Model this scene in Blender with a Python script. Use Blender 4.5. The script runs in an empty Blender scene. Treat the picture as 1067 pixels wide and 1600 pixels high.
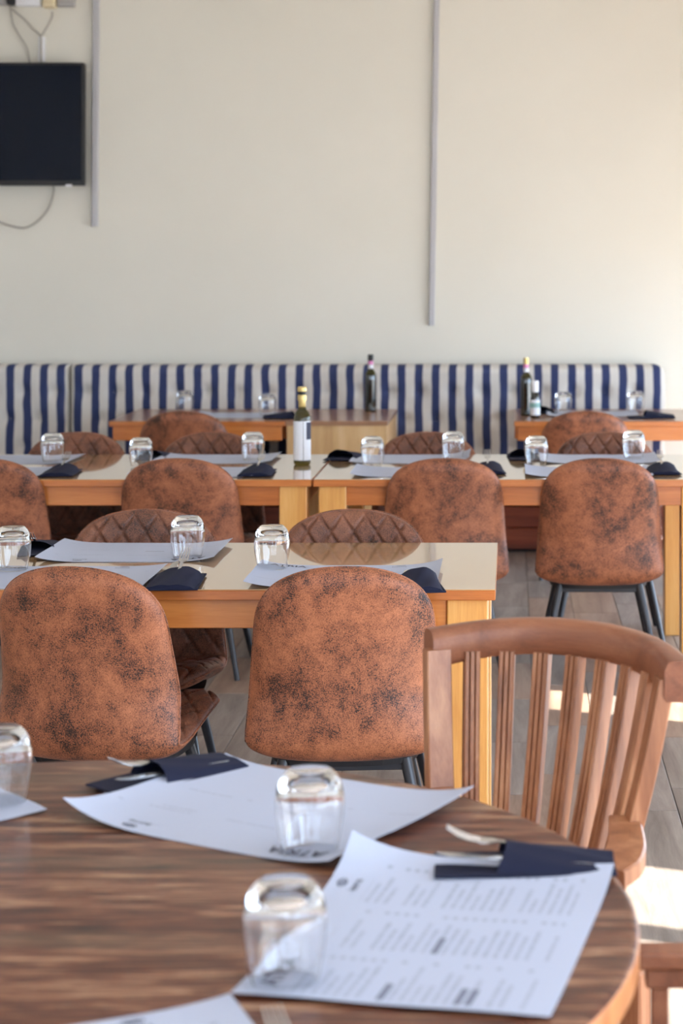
import bpy, bmesh, math, random
from mathutils import Vector, Matrix
random.seed(7)
S = bpy.context.scene
COL = S.collection
R = math.radians

# ------------------------------------------------------------------ camera, sky, sun, exposure
CAMZ, F, VX, VY = 1.57, 3000.0, 800.0, 410.0      # lens in pixels of a 1067x1600 frame; vanishing point of the room
cd = bpy.data.cameras.new('camera'); cam = bpy.data.objects.new('camera', cd); COL.objects.link(cam)
cam.location = (0, 0, CAMZ); cam.rotation_euler = (R(90), 0, 0)
cd.sensor_fit = 'AUTO'; cd.sensor_width = 36.0; cd.lens = F * 36.0 / 1600
cd.shift_x = (533.5 - VX) / 1600; cd.shift_y = (VY - 800) / 1600
cd.clip_start = .05; cd.clip_end = 200
cd.dof.use_dof = True; cd.dof.focus_distance = 4.75; cd.dof.aperture_fstop = 4.8
S.camera = cam

w = bpy.data.worlds.new('sky'); S.world = w; w.use_nodes = True
bg = w.node_tree.nodes['Background']; bg.inputs[0].default_value = (.66, .84, 1.08, 1); bg.inputs[1].default_value = 10.0
sd = bpy.data.lights.new('sun', 'SUN'); sun = bpy.data.objects.new('sun', sd); COL.objects.link(sun)
sd.energy = 26; sd.angle = R(.6); sd.color = (1, .93, .82)
sun.location = (8, -3, 8)
sun.rotation_euler = Vector((-.92 * math.cos(R(42.6)), .38 * math.cos(R(42.6)), -math.sin(R(42.6)))).to_track_quat('-Z', 'Y').to_euler()
def portal(name, loc, sx, sy, rot):
    l = bpy.data.lights.new(name, 'AREA'); l.shape = 'RECTANGLE'; l.size = sx; l.size_y = sy; l.cycles.is_portal = True
    o = bpy.data.objects.new(name, l); COL.objects.link(o); o.location = loc; o.rotation_euler = rot
portal('portal_rear', (-1.0, -3.06, 1.45), 7.0, 2.8, (R(90), 0, 0))
portal('portal_right', (2.66, 1.3, 1.2), 2.3, 8.6, (0, R(90), 0))
portal('portal_right_far', (2.66, 8.5, .85), 1.6, 4.0, (0, R(90), 0))

vs = S.view_settings
vs.view_transform = 'Standard'; vs.look = 'None'; vs.gamma = 1; vs.use_curve_mapping = False
vs.exposure = 0.0
S.display_settings.display_device = 'sRGB'
S.cycles.max_bounces = 14; S.cycles.diffuse_bounces = 6; S.cycles.transmission_bounces = 12
S.cycles.sample_clamp_indirect = 8

def at(px, py, z=.75):
    """a point of the photograph laid on the horizontal plane at height z"""
    d = F * (CAMZ - z) / (py - VY)
    return Vector(((px - VX) / F * d, d, z))
def atd(px, py, d):
    """a point of the photograph at distance d into the room"""
    return Vector(((px - VX) / F * d, d, CAMZ - (py - VY) / F * d))

# ------------------------------------------------------------------ materials
class NT:
    def __init__(s, name):
        s.m = bpy.data.materials.new(name); s.m.use_nodes = True
        s.t = s.m.node_tree; s.b = s.t.nodes['Principled BSDF']
    def n(s, typ, ins=None, **kw):
        x = s.t.nodes.new(typ)
        for k, v in kw.items(): setattr(x, k, v)
        for k, v in (ins or {}).items():
            if isinstance(v, bpy.types.NodeSocket): s.t.links.new(v, x.inputs[k])
            else: x.inputs[k].default_value = v
        return x
    def math(s, op, a, b=0.0, c=0.0):
        x = s.n('ShaderNodeMath', {0: a, 1: b, 2: c}, operation=op); return x.outputs[0]
    def mix(s, fac, a, b):
        x = s.n('ShaderNodeMix', data_type='RGBA')
        for i, v in ((0, fac), (6, a), (7, b)):
            if isinstance(v, bpy.types.NodeSocket): s.t.links.new(v, x.inputs[i])
            else: x.inputs[i].default_value = v if i == 0 else (*v, 1)
        return x.outputs[2]
    def ramp(s, fac, stops):
        x = s.n('ShaderNodeValToRGB', {0: fac}); e = x.color_ramp.elements
        while len(e) < len(stops): e.new(.5)
        for i, (p, c) in enumerate(stops): e[i].position = p; e[i].color = (*c, 1) if len(c) == 3 else c
        return x.outputs[0]
    def noise(s, vec, scale, detail=3, rough=.5, dist=0):
        return s.n('ShaderNodeTexNoise', {'Vector': vec, 'Scale': scale, 'Detail': detail, 'Roughness': rough, 'Distortion': dist}).outputs['Fac']
    def set(s, **kw):
        for k, v in kw.items():
            i = s.b.inputs[k.replace('_', ' ')]
            if isinstance(v, bpy.types.NodeSocket): s.t.links.new(v, i)
            elif isinstance(v, tuple) and len(v) == 3: i.default_value = (*v, 1)
            else: i.default_value = v
        return s
    def bump(s, h, strength=.3, dist=.002):
        x = s.n('ShaderNodeBump', {'Height': h, 'Strength': strength, 'Distance': dist})
        s.t.links.new(x.outputs[0], s.b.inputs['Normal'])
    def obj(s, rnd=0.0):
        v = s.n('ShaderNodeTexCoord').outputs['Object']
        if rnd:
            r = s.n('ShaderNodeObjectInfo').outputs['Random']
            r = s.math('MULTIPLY', r, rnd)
            v = s.n('ShaderNodeVectorMath', {0: v, 1: r}, operation='ADD').outputs[0]
        return v
def srgb(r, g, b):
    f = lambda c: (c / 12.92 if c <= .04045 else ((c + .055) / 1.055) ** 2.4)
    return (f(r / 255), f(g / 255), f(b / 255))

def plain(name, col, rough=.5, metal=0.0, **kw):
    m = NT(name); m.set(Base_Color=col, Roughness=rough, Metallic=metal, **kw); return m.m
def wood(name, stops, axis=0, fine=60, rough=.4, coat=0.0, streak=14, bump=.15, coat_rough=.05, ior=1.5, rnd=13.0):
    m = NT(name); v = m.obj(rnd)
    sc = [1.0, 1.0, 1.0]; sc[axis] = .06
    v2 = m.n('ShaderNodeVectorMath', {0: v, 1: tuple(sc)}, operation='MULTIPLY').outputs[0]
    a = m.noise(v2, streak, 5, .6, .6); b = m.noise(v2, fine * 4, 2, .6)
    f = m.math('ADD', m.math('MULTIPLY', a, .8), m.math('MULTIPLY', b, .2))
    m.set(Base_Color=m.ramp(f, stops), Roughness=rough, Coat_Weight=coat, Coat_Roughness=coat_rough, IOR=ior)
    m.bump(f, bump, .001)
    return m.m

M = {}
m = NT('plaster'); v = m.obj(); f = m.noise(v, 1.2, 4, .6)
m.set(Base_Color=m.ramp(f, [(.3, (.72, .685, .59)), (.7, (.75, .715, .62))]), Roughness=.55); m.bump(m.noise(v, 90, 3), .08, .002); M['wall'] = m.m
M['side_wall'] = plain('cream_plaster', (.80, .79, .76), .7)
M['ceiling'] = plain('ceiling_white', (.84, .84, .83), .7)
M['grout'] = plain('grout', (.13, .115, .10), .9)
m = NT('plank_tile'); v = m.obj(31.0)
v2 = m.n('ShaderNodeVectorMath', {0: v, 1: (1, .09, 1)}, operation='MULTIPLY').outputs[0]
g1 = m.noise(v2, 16, 5, .65, .8); g2 = m.noise(v2, 160, 2, .6)
rnd = m.n('ShaderNodeObjectInfo').outputs['Random']
cA = m.ramp(g1, [(.28, (.15, .125, .11)), (.5, (.28, .24, .21)), (.72, (.40, .35, .31))])
cB = m.ramp(g1, [(.28, (.20, .13, .095)), (.5, (.34, .235, .175)), (.72, (.44, .33, .26))])
c = m.mix(m.n('ShaderNodeMapRange', {0: rnd, 1: .45, 2: .8, 3: 0.0, 4: 1.0}).outputs[0], cA, cB)
c = m.mix(m.math('MULTIPLY', g2, .35), c, (.10, .085, .075))
m.set(Base_Color=c, Roughness=.42); m.bump(g2, .15, .001); M['plank'] = m.m
OR = [(.25, srgb(150, 78, 30)), (.5, srgb(198, 116, 54)), (.75, srgb(222, 146, 76))]
YE = [(.25, srgb(196, 124, 56)), (.5, srgb(226, 164, 88)), (.75, srgb(240, 190, 118))]
M['apron'] = wood('varnished_orange_wood', OR, 0, rough=.32, coat=.3, coat_rough=.2)
M['leg_wood'] = wood('honey_wood', YE, 2, rough=.32, coat=.3, coat_rough=.2)
M['edge_wood'] = M['apron']
M['top'] = wood('lacquered_top', [(.25, srgb(170, 128, 84)), (.5, srgb(198, 160, 112)), (.75, srgb(214, 180, 134))], 0, rough=.12, coat=1.0, coat_rough=.03, ior=1.7, bump=.02)
M['top_back'] = wood('satin_top', [(.25, srgb(130, 92, 66)), (.5, srgb(158, 116, 86)), (.75, srgb(178, 136, 104))], 0, rough=.3, coat=.5, coat_rough=.12, bump=.02)
M['oak'] = wood('oak_veneer', [(.25, srgb(178, 136, 88)), (.5, srgb(206, 168, 118)), (.75, srgb(220, 188, 142))], 2, rough=.45)
m = NT('weathered_teak'); v = m.obj()
st = m.n('ShaderNodeVectorMath', {0: v, 1: (.10, 1, 1)}, operation='MULTIPLY').outputs[0]
b1 = m.noise(st, 13, 3, .55, .7); b2 = m.noise(st, 55, 4, .65, 1.2)
st2 = m.n('ShaderNodeVectorMath', {0: v, 1: (.05, 1, 1)}, operation='MULTIPLY').outputs[0]
b3 = m.noise(st2, 190, 3, .6, .4)
f = m.math('ADD', m.math('ADD', m.math('MULTIPLY', b1, .42), m.math('MULTIPLY', b2, .55)), m.math('MULTIPLY', b3, .42))
c = m.ramp(f, [(.55, srgb(34, 18, 15)), (.66, srgb(84, 45, 30)), (.73, srgb(112, 67, 46)), (.86, srgb(184, 146, 112))])
c = m.mix(m.n('ShaderNodeMapRange', {0: m.noise(st, 7, 2), 1: .55, 2: .72, 3: 0.0, 4: .35}).outputs[0], c, srgb(104, 96, 76))
m.set(Base_Color=c, Roughness=.36, Coat_Weight=.10, Coat_Roughness=.08, Specular_IOR_Level=.3); m.bump(f, .5, .0012); M['round'] = m.m
M['round_edge'] = wood('teak_edge', [(.25, srgb(150, 84, 44)), (.5, srgb(192, 122, 70)), (.75, srgb(214, 150, 96))], 0, rough=.35)
M['teak'] = wood('teak_chair', [(.25, srgb(98, 58, 36)), (.5, srgb(158, 104, 70)), (.75, srgb(200, 150, 110))], 2, rough=.4, streak=20)
M['teak_rail'] = wood('teak_rail', [(.25, srgb(92, 52, 34)), (.5, srgb(134, 82, 56)), (.75, srgb(164, 108, 76))], 0, rough=.35, streak=20)
M['bench_wood'] = wood('red_bench_wood', [(.25, srgb(82, 34, 20)), (.5, srgb(132, 60, 36)), (.75, srgb(164, 86, 54))], 0, rough=.4)

def suede(name, dark, mid, light, off):
    m = NT(name); v = m.obj(57.0)
    big = m.noise(v, 9, 6, .62, .3); med = m.noise(v, 34, 4, .6); fine = m.noise(v, 330, 3, .65)
    f = m.math('ADD', m.math('MULTIPLY', big, .55), m.math('MULTIPLY', med, .28))
    f = m.math('ADD', f, m.math('MULTIPLY', fine, .75)); f = m.math('ADD', f, off)
    c = m.ramp(f, [(.665, dark), (.735, mid), (.95, light)])
    m.set(Base_Color=c, Roughness=.52, Sheen_Weight=.05, Sheen_Roughness=.4, Specular_IOR_Level=.45)
    m.bump(fine, .25, .001); return m.m
M['suede'] = suede('worn_tan_suede', srgb(42, 26, 20), srgb(130, 76, 50), srgb(184, 114, 76), -.012)
M['quilt'] = suede('worn_brown_suede', srgb(52, 35, 28), srgb(108, 66, 48), srgb(148, 96, 70), .0)
M['black'] = plain('black_metal', (.018, .018, .022), .35)
M['black_plastic'] = plain('black_plastic', (.012, .012, .014), .5)
M['steel'] = plain('brushed_steel', (.62, .62, .62), .22, 1.0)
M['navy'] = plain('navy_napkin', (.009, .012, .034), .8, Specular_IOR_Level=.25)
m = NT('clear_glass'); m.set(Base_Color=(1, 1, 1), Roughness=0.0, IOR=1.46, Transmission_Weight=1.0); M['glass'] = m.m
M['conduit'] = plain('grey_conduit', (.46, .45, .46), .4)
M['cable'] = plain('grey_cable', (.42, .39, .34), .5)
M['white_plastic'] = plain('white_plastic', (.82, .82, .84), .4)
M['beige_plastic'] = plain('beige_plastic', (.74, .62, .40), .5)
M['grey_plastic'] = plain('grey_plastic', (.40, .38, .36), .5)
M['screen'] = plain('dark_screen', (.004, .007, .016), .08, Specular_IOR_Level=.15)
M['bottle_dark'] = plain('dark_bottle_glass', (.012, .014, .010), .06, Coat_Weight=1.0)
m = NT('olive_bottle_glass'); m.set(Base_Color=(.10, .085, .012), Roughness=.02, IOR=1.5, Transmission_Weight=.7); M['bottle_olive'] = m.m
M['gold'] = plain('gold_foil', (.70, .52, .20), .32, .6)
M['label'] = plain('label_white', (.78, .80, .84), .6)
M['ink'] = plain('print_ink', (.05, .055, .085), .8)
M['pink'] = plain('pink_foil', (.75, .25, .50), .5)
M['teal'] = plain('teal_print', (.25, .45, .42), .6)
# striped ticking
m = NT('navy_striped_ticking'); v = m.obj()
x = m.n('ShaderNodeSeparateXYZ', {0: v}).outputs[0]
x = m.math('ADD', x, m.math('MULTIPLY', m.math('SUBTRACT', m.noise(v, 5, 2), .5), .02))
fr = m.math('FRACT', m.math('MULTIPLY', x, 1 / .0952))
blue = m.n('ShaderNodeMapRange', {0: m.math('ABSOLUTE', m.math('SUBTRACT', fr, .5)), 1: .20, 2: .27, 3: 1.0, 4: 0.0}).outputs[0]
tick = m.math('LESS_THAN', m.math('ABSOLUTE', m.math('SUBTRACT', m.math('FRACT', m.math('MULTIPLY', fr, 11.0)), .5)), .18)
z = m.n('ShaderNodeSeparateXYZ', {0: v}).outputs[2]
weave = m.math('MULTIPLY', m.math('LESS_THAN', m.math('FRACT', m.math('MULTIPLY', z, 1 / .011)), .45), .22)
cr = m.mix(weave, (.70, .66, .59), (.42, .40, .40))
cr = m.mix(m.math('MULTIPLY', tick, .25), cr, (.32, .30, .33))
c = m.mix(blue, cr, (.022, .036, .115))
m.set(Base_Color=c, Roughness=.8); M['stripe'] = m.m
# printed menu paper: flat rows of illegible small print, in page metres
def paper(name, density, ink):
    m = NT(name); uv = m.n('ShaderNodeUVMap').outputs[0]
    sp = m.n('ShaderNodeSeparateXYZ', {0: uv}); u, vv = sp.outputs[0], sp.outputs[1]
    rr = m.math('MULTIPLY', vv, 1 / .0125); row = m.math('FLOOR', rr); fr = m.math('FRACT', rr)
    cc = m.math('MULTIPLY', u, 1 / .158); colm = m.math('FLOOR', cc); fc = m.math('FRACT', cc)
    def wn(k):
        cv = m.n('ShaderNodeCombineXYZ', {0: row, 1: colm, 2: k}).outputs[0]
        return m.n('ShaderNodeTexWhiteNoise', {0: cv}, noise_dimensions='3D').outputs[0]
    lt = lambda a, b: m.math('LESS_THAN', a, b)
    gt = lambda a, b: m.math('GREATER_THAN', a, b)
    mul = lambda a, b: m.math('MULTIPLY', a, b)
    length = m.math('ADD', .42, mul(wn(1.0), .38))
    body = mul(mul(gt(fc, .08), lt(fc, length)), lt(fr, .5))
    words = gt(m.n('ShaderNodeTexNoise', {'W': m.math('ADD', mul(u, 230), mul(row, 17.3)), 'Scale': 1.0}, noise_dimensions='1D').outputs[0], .42)
    body = mul(mul(body, words), lt(wn(2.0), density))
    price = mul(mul(gt(fc, .84), lt(fc, .90)), mul(lt(fr, .55), lt(wn(3.0), density * .8)))
    head = mul(mul(mul(gt(fc, .08), lt(fc, .42)), lt(fr, .7)), lt(wn(4.0), .07 * density))
    area = mul(mul(gt(vv, .055), lt(vv, .33)), mul(gt(u, .012), lt(u, .47)))
    k = m.math('MAXIMUM', m.math('MAXIMUM', mul(body, .28), mul(price, .30)), mul(head, .75))
    k = mul(mul(k, area), ink)
    m.set(Base_Color=m.mix(k, (.45, .50, .625), (.06, .07, .12)), Roughness=.6); return m.m
M['menu'] = paper('printed_menu_paper', .85, 1.0)
M['menu_sparse'] = paper('faint_menu_paper', .12, .6)

# ------------------------------------------------------------------ mesh helpers
class G:
    def __init__(s): s.v = []; s.f = []; s.uv = None
    def add(s, v, f):
        k = len(s.v); s.v += [tuple(p) for p in v]; s.f += [tuple(i + k for i in q) for q in f]; return s
    def box(s, x0, x1, y0, y1, z0, z1, b=.003, seg=1, mat=None):
        bm = bmesh.new(); bmesh.ops.create_cube(bm, size=1)
        for q in bm.verts: q.co = Vector(((x0 + x1) / 2 + q.co.x * (x1 - x0), (y0 + y1) / 2 + q.co.y * (y1 - y0), (z0 + z1) / 2 + q.co.z * (z1 - z0)))
        if b: bmesh.ops.bevel(bm, geom=bm.edges[:], offset=b, segments=seg, affect='EDGES', profile=.5)
        if mat is not None: bm.transform(mat)
        bm.verts.index_update(); s.add([q.co[:] for q in bm.verts], [[q.index for q in f.verts] for f in bm.faces]); bm.free(); return s
    def lathe(s, prof, n=32, c=(0, 0, 0), closed=False):
        vs_, fs = [], []; m_ = len(prof)
        for r, z in prof:
            for k in range(n):
                a = 2 * math.pi * k / n; vs_.append((c[0] + r * math.cos(a), c[1] + r * math.sin(a), c[2] + z))
        rng = range(m_) if closed else range(m_ - 1)
        for i in rng:
            j = (i + 1) % m_
            for k in range(n):
                l = (k + 1) % n; fs.append((i * n + k, i * n + l, j * n + l, j * n + k))
        return s.add(vs_, fs)
    def sweep(s, rings, cap=True, loop=True):
        n = len(rings[0]); vs_ = [p for r in rings for p in r]; fs = []
        for i in range(len(rings) - 1):
            for k in range(n if loop else n - 1):
                l = (k + 1) % n; fs.append((i * n + k, i * n + l, (i + 1) * n + l, (i + 1) * n + k))
        if cap: fs.append(tuple(range(n))[::-1]); fs.append(tuple((len(rings) - 1) * n + k for k in range(n)))
        return s.add(vs_, fs)
    def tube(s, pts, rad, n=10):
        pts = [Vector(p) for p in pts]; rings = []; up = Vector((.123, .31, .94))
        for i, p in enumerate(pts):
            t = (pts[min(i + 1, len(pts) - 1)] - pts[max(i - 1, 0)]).normalized()
            a = t.cross(up); a.normalize(); b = t.cross(a); up = b.cross(t) if False else up
            r = rad[i] if isinstance(rad, (list, tuple)) else rad
            rings.append([p + a * r * math.cos(2 * math.pi * k / n) + b * r * math.sin(2 * math.pi * k / n) for k in range(n)])
        return s.sweep(rings)
    def mesh(s, name, mat, smooth=False):
        me = bpy.data.meshes.new(name); me.from_pydata(s.v, [], s.f)
        bm = bmesh.new(); bm.from_mesh(me)
        bmesh.ops.remove_doubles(bm, verts=bm.verts, dist=1e-6)
        bmesh.ops.recalc_face_normals(bm, faces=bm.faces); bm.to_mesh(me); bm.free()
        if smooth:
            me.polygons.foreach_set('use_smooth', [True] * len(me.polygons))
            if smooth != 'all': me.set_sharp_from_angle(angle=R(smooth if smooth is not True else 40))
        me.materials.append(mat); me.update(); return me
    def build(s, name, mat, parent=None, smooth=False, loc=(0, 0, 0)):
        return link(name, s.mesh(name, mat, smooth), parent, loc)
def link(name, me, parent=None, loc=(0, 0, 0), rz=0):
    o = bpy.data.objects.new(name, me); COL.objects.link(o); o.location = loc; o.rotation_euler = (0, 0, rz)
    if parent is not None: o.parent = parent
    return o
def tag(o, label=None, cat=None, group=None, kind=None):
    for k, v in (('label', label), ('category', cat), ('group', group), ('kind', kind)):
        if v: o[k] = v
    return o
def thing(name, loc, label, cat, group=None, rz=0):
    o = link(name, None, None, loc, rz); return tag(o, label, cat, group)
def dup(root, loc, rz, label, group=None):
    r = root.copy(); COL.objects.link(r); r.location = loc; r.rotation_euler = (0, 0, rz); r['label'] = label
    if group: r['group'] = group
    for ch in list(root.children):
        c = ch.copy(); COL.objects.link(c); c.parent = r
        for g in list(ch.children):
            d = g.copy(); COL.objects.link(d); d.parent = c
    return r
def curve_pts(pts, n=8):
    pts = [Vector(p) for p in pts]; out = []
    P = [pts[0] * 2 - pts[1]] + pts + [pts[-1] * 2 - pts[-2]]
    for i in range(1, len(P) - 2):
        for k in range(n):
            t = k / n; a, b, c, d = P[i - 1], P[i], P[i + 1], P[i + 2]
            out.append(.5 * ((2 * b) + (c - a) * t + (2 * a - 5 * b + 4 * c - d) * t * t + (3 * b - a - 3 * c + d) * t ** 3))
    out.append(pts[-1]); return out
def text_mesh(body, size, bold=False):
    cu = bpy.data.curves.new('t', 'FONT'); cu.body = body; cu.size = size; cu.align_x = 'LEFT'
    if bold: cu.offset = size * .018
    o = bpy.data.objects.new('t', cu); COL.objects.link(o)
    dg = bpy.context.evaluated_depsgraph_get(); me = bpy.data.meshes.new_from_object(o.evaluated_get(dg))
    bpy.data.objects.remove(o); bpy.data.curves.remove(cu); return me

# ------------------------------------------------------------------ the room
WALL_Y, CEIL, RX, LX, BY = 10.93, 3.4, 2.6, -4.6, -3.0
def struct(name, g, mat, smooth=False): return tag(g.build(name, mat, None, smooth), kind='structure')
floor = struct('floor', G().box(LX - .2, RX + .2, BY - .3, WALL_Y + .2, -.12, -.004, 0), M['grout'])
PW, PL = .2, .62
pm = G().box(-PW / 2 + .0015, PW / 2 - .0015, -PL / 2 + .0015, PL / 2 - .0015, -.010, 0, .001).mesh('plank', M['plank'])
X0 = -2.525
near = G()
for i in range(18):
    cx = X0 + (i + .5) * PW; offy = (i * .37) % 1.0 * PL
    for j in range(20):
        cy = 2.6 + offy + j * PL - PL
        if cy > WALL_Y - .3: continue
        px = VX + cx * F / max(cy, .1)
        if 3.0 < cy and -1.75 < cx < .95: link('plank', pm, floor, (cx, cy, 0))
        else: near.box(cx - PW / 2 + .0015, cx + PW / 2 - .0015, cy - PL / 2 + .0015, cy + PL / 2 - .0015, -.010, 0, 0)
for (a, b, c, d) in ((LX, X0, BY, WALL_Y), (X0 + 18 * PW, RX, BY, WALL_Y), (X0, X0 + 18 * PW, BY, 2.0)):
    nx = max(1, round((b - a) / PW)); ny = max(1, round((d - c) / PL))
    for i in range(nx):
        for j in range(ny):
            near.box(a + (b - a) * i / nx + .0015, a + (b - a) * (i + 1) / nx - .0015, c + (d - c) * j / ny + .0015, c + (d - c) * (j + 1) / ny - .0015, -.010, 0, 0)
tag(near.build('planks', M['plank'], floor), kind='stuff')
struct('wall_back', G().box(LX - .2, RX + .2, WALL_Y, WALL_Y + .2, 0, CEIL, 0), M['wall'])
struct('wall_left', G().box(LX - .2, LX, BY, WALL_Y, 0, CEIL, 0), M['side_wall'])
struct('ceiling', G().box(LX - .2, RX + .4, BY - .3, WALL_Y + .2, CEIL, CEIL + .2, 0), M['ceiling'])
g = G(); T0, T1 = RX, RX + .08
g.box(T0, T1, BY, WALL_Y, 2.55, CEIL, 0)                       # wall above the openings
g.box(T0, T1, BY, 5.70, 2.40, 2.55, 0)
for a, b in ((3.50, 3.58), (4.06, 5.70), (6.03, 6.60), (10.4, WALL_Y)): g.box(T0, T1, a, b, 0, 2.55, 0)  # unseen wall: piers and openings shaped so sun patches land on the floor
g.box(T0, T1, 6.60, 10.4, 1.6, 2.55, 0)
for k in range(5): g.box(T0, T1, BY + k * 1.45, BY + k * 1.45 + .14, 0, 2.40, 0)
struct('wall_right', g, M['side_wall'])
g = G(); g.box(LX, RX + .08, BY - .16, BY, 2.5, CEIL, 0)
xs = (LX, -3.5, -3.0, -1.9, -1.4, -.5, 0, .8, 1.4, RX + .08)  # unseen wall: narrow openings shaped for bar reflections and dimmer light from behind
for k in range(0, len(xs), 2): g.box(xs[k], xs[k + 1], BY - .14, BY - .02, 0, 2.5, 0)
struct('wall_rear', g, M['side_wall'])
struct('unseen_ground', G().box(-40, 40, -40, 40, -.4, -.2, 0), plain('pale_unseen_ground', (.42, .40, .37), .8))  # unseen ground, added so no bright sky shines from below the horizon
b0, b1 = atd(683, 0, WALL_Y), atd(674, 508, WALL_Y)
def conduit(name, a, b, wd):
    d = .035; g = G(); wv = wd / 2
    ring = lambda p: [(p.x + x, WALL_Y - y, p.z) for x, y in ((-wv, 0), (-wv, d * .8), (-wv * .7, d), (wv * .7, d), (wv, d * .8), (wv, 0))]
    g.sweep([ring(a), ring(b)]); return tag(g.build(name, M['conduit']), kind='structure')
conduit('trim_1', Vector((atd(152, -60, WALL_Y).x, 0, CEIL)), atd(149, 354, WALL_Y), .035)
conduit('trim_2', Vector((atd(684, 0, WALL_Y).x, 0, CEIL)), atd(674.5, 508, WALL_Y), .033)

# ------------------------------------------------------------------ television and its wiring
TY = WALL_Y - .10
a, b = atd(132, 98, TY), atd(131, 290, TY); tvw = 1.24
tv = thing('television', (b.x - tvw / 2, TY, b.z), 'black flat screen television hung on the cream wall', 'television')
hh = a.z - b.z
G().box(-tvw / 2, tvw / 2, .004, .055, 0, hh, .006).build('housing', M['black_plastic'], tv)
g = G()
for q in ((-tvw / 2, tvw / 2, 0, .03), (-tvw / 2, tvw / 2, hh - .014, hh), (-tvw / 2, -tvw / 2 + .012, .03, hh - .014), (tvw / 2 - .012, tvw / 2, .03, hh - .014)):
    g.box(q[0], q[1], -.012, .004, q[2], q[3], .002)
g.build('bezel', M['black_plastic'], tv)
G().box(-tvw / 2 + .012, tvw / 2 - .012, -.004, .004, .03, hh - .014, 0).build('screen', M['screen'], tv)
G().box(tvw / 2 - .10, tvw / 2 - .065, -.016, -.010, -.008, .006, .002).build('indicator_strip', M['white_plastic'], tv)
G().box(-.2, .2, .055, .099, .2, .5, .004).build('wall_bracket', M['black'], tv)
def cable(px, d, label, r=.006, cat='cable'):
    g = G().tube(curve_pts([atd(x, y, d) for x, y in px], 6), r, 8)
    c = Vector(g.v[0]); g.v = [tuple(Vector(p) - c) for p in g.v]
    o = g.build('cable', M['cable'], None, 'all', c); return tag(o, label, cat)
CY = WALL_Y - .02
cable([(16, 8), (20, 35), (30, 55), (42, 75), (47, 102)], CY, 'grey cable hanging from black plug down to the television top')
cable([(19, 14), (38, 30), (52, 45), (63, 56), (64, 75), (64, 102)], CY - .015, 'grey cable slanting right into the small white cable duct')
cable([(82, 18), (81, 28), (72, 45), (65, 56)], CY - .03, 'short grey cable from beige plug down to the cable duct')
cable([(83, 286), (84, 300), (76, 325), (58, 346), (38, 356), (15, 352), (-8, 344)], CY, 'grey cable looping below the television')
p, q = atd(62, 97, WALL_Y), atd(71, 58, WALL_Y)
tag(G().box(-.018, .018, -.03, 0, 0, q.z - p.z, .003).build('cable_duct', M['white_plastic'], None, False, ((p.x + q.x) / 2, WALL_Y, p.z)), 'short white cable duct above the television', 'cable duct')
def wallbox(name, px0, px1, py1, mat, dep, label, cat, hgt=.10):
    p = atd(px0, py1, WALL_Y); q = atd(px1, py1, WALL_Y); wd = q.x - p.x
    t = thing(name, (p.x + wd / 2, WALL_Y, p.z), label, cat)
    G().box(-wd / 2, wd / 2, -dep, 0, 0, hgt, .006, 2).build('housing', mat, t)
    G().box(-wd * .3, wd * .3, -dep - .006, -dep, .025, hgt - .02, .002).build('faceplate', mat, t)
    return t
wallbox('socket_box', 92, 119, 12, M['grey_plastic'], .045, 'grey wall socket box right of the beige plug', 'socket')
wallbox('socket_box', -22, 14, 9, M['grey_plastic'], .045, 'grey wall socket box at the upper left corner of frame', 'socket')
wallbox('power_adapter', 28, 67, 11, M['white_plastic'], .06, 'white power adapter box between the two plugs', 'adapter')
wallbox('plug', 15.5, 27, 10, M['black_plastic'], .075, 'black power plug left of the white adapter', 'plug')
wallbox('plug', 71, 90, 14, M['beige_plastic'], .07, 'beige power plug right of the white adapter', 'plug')

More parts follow.
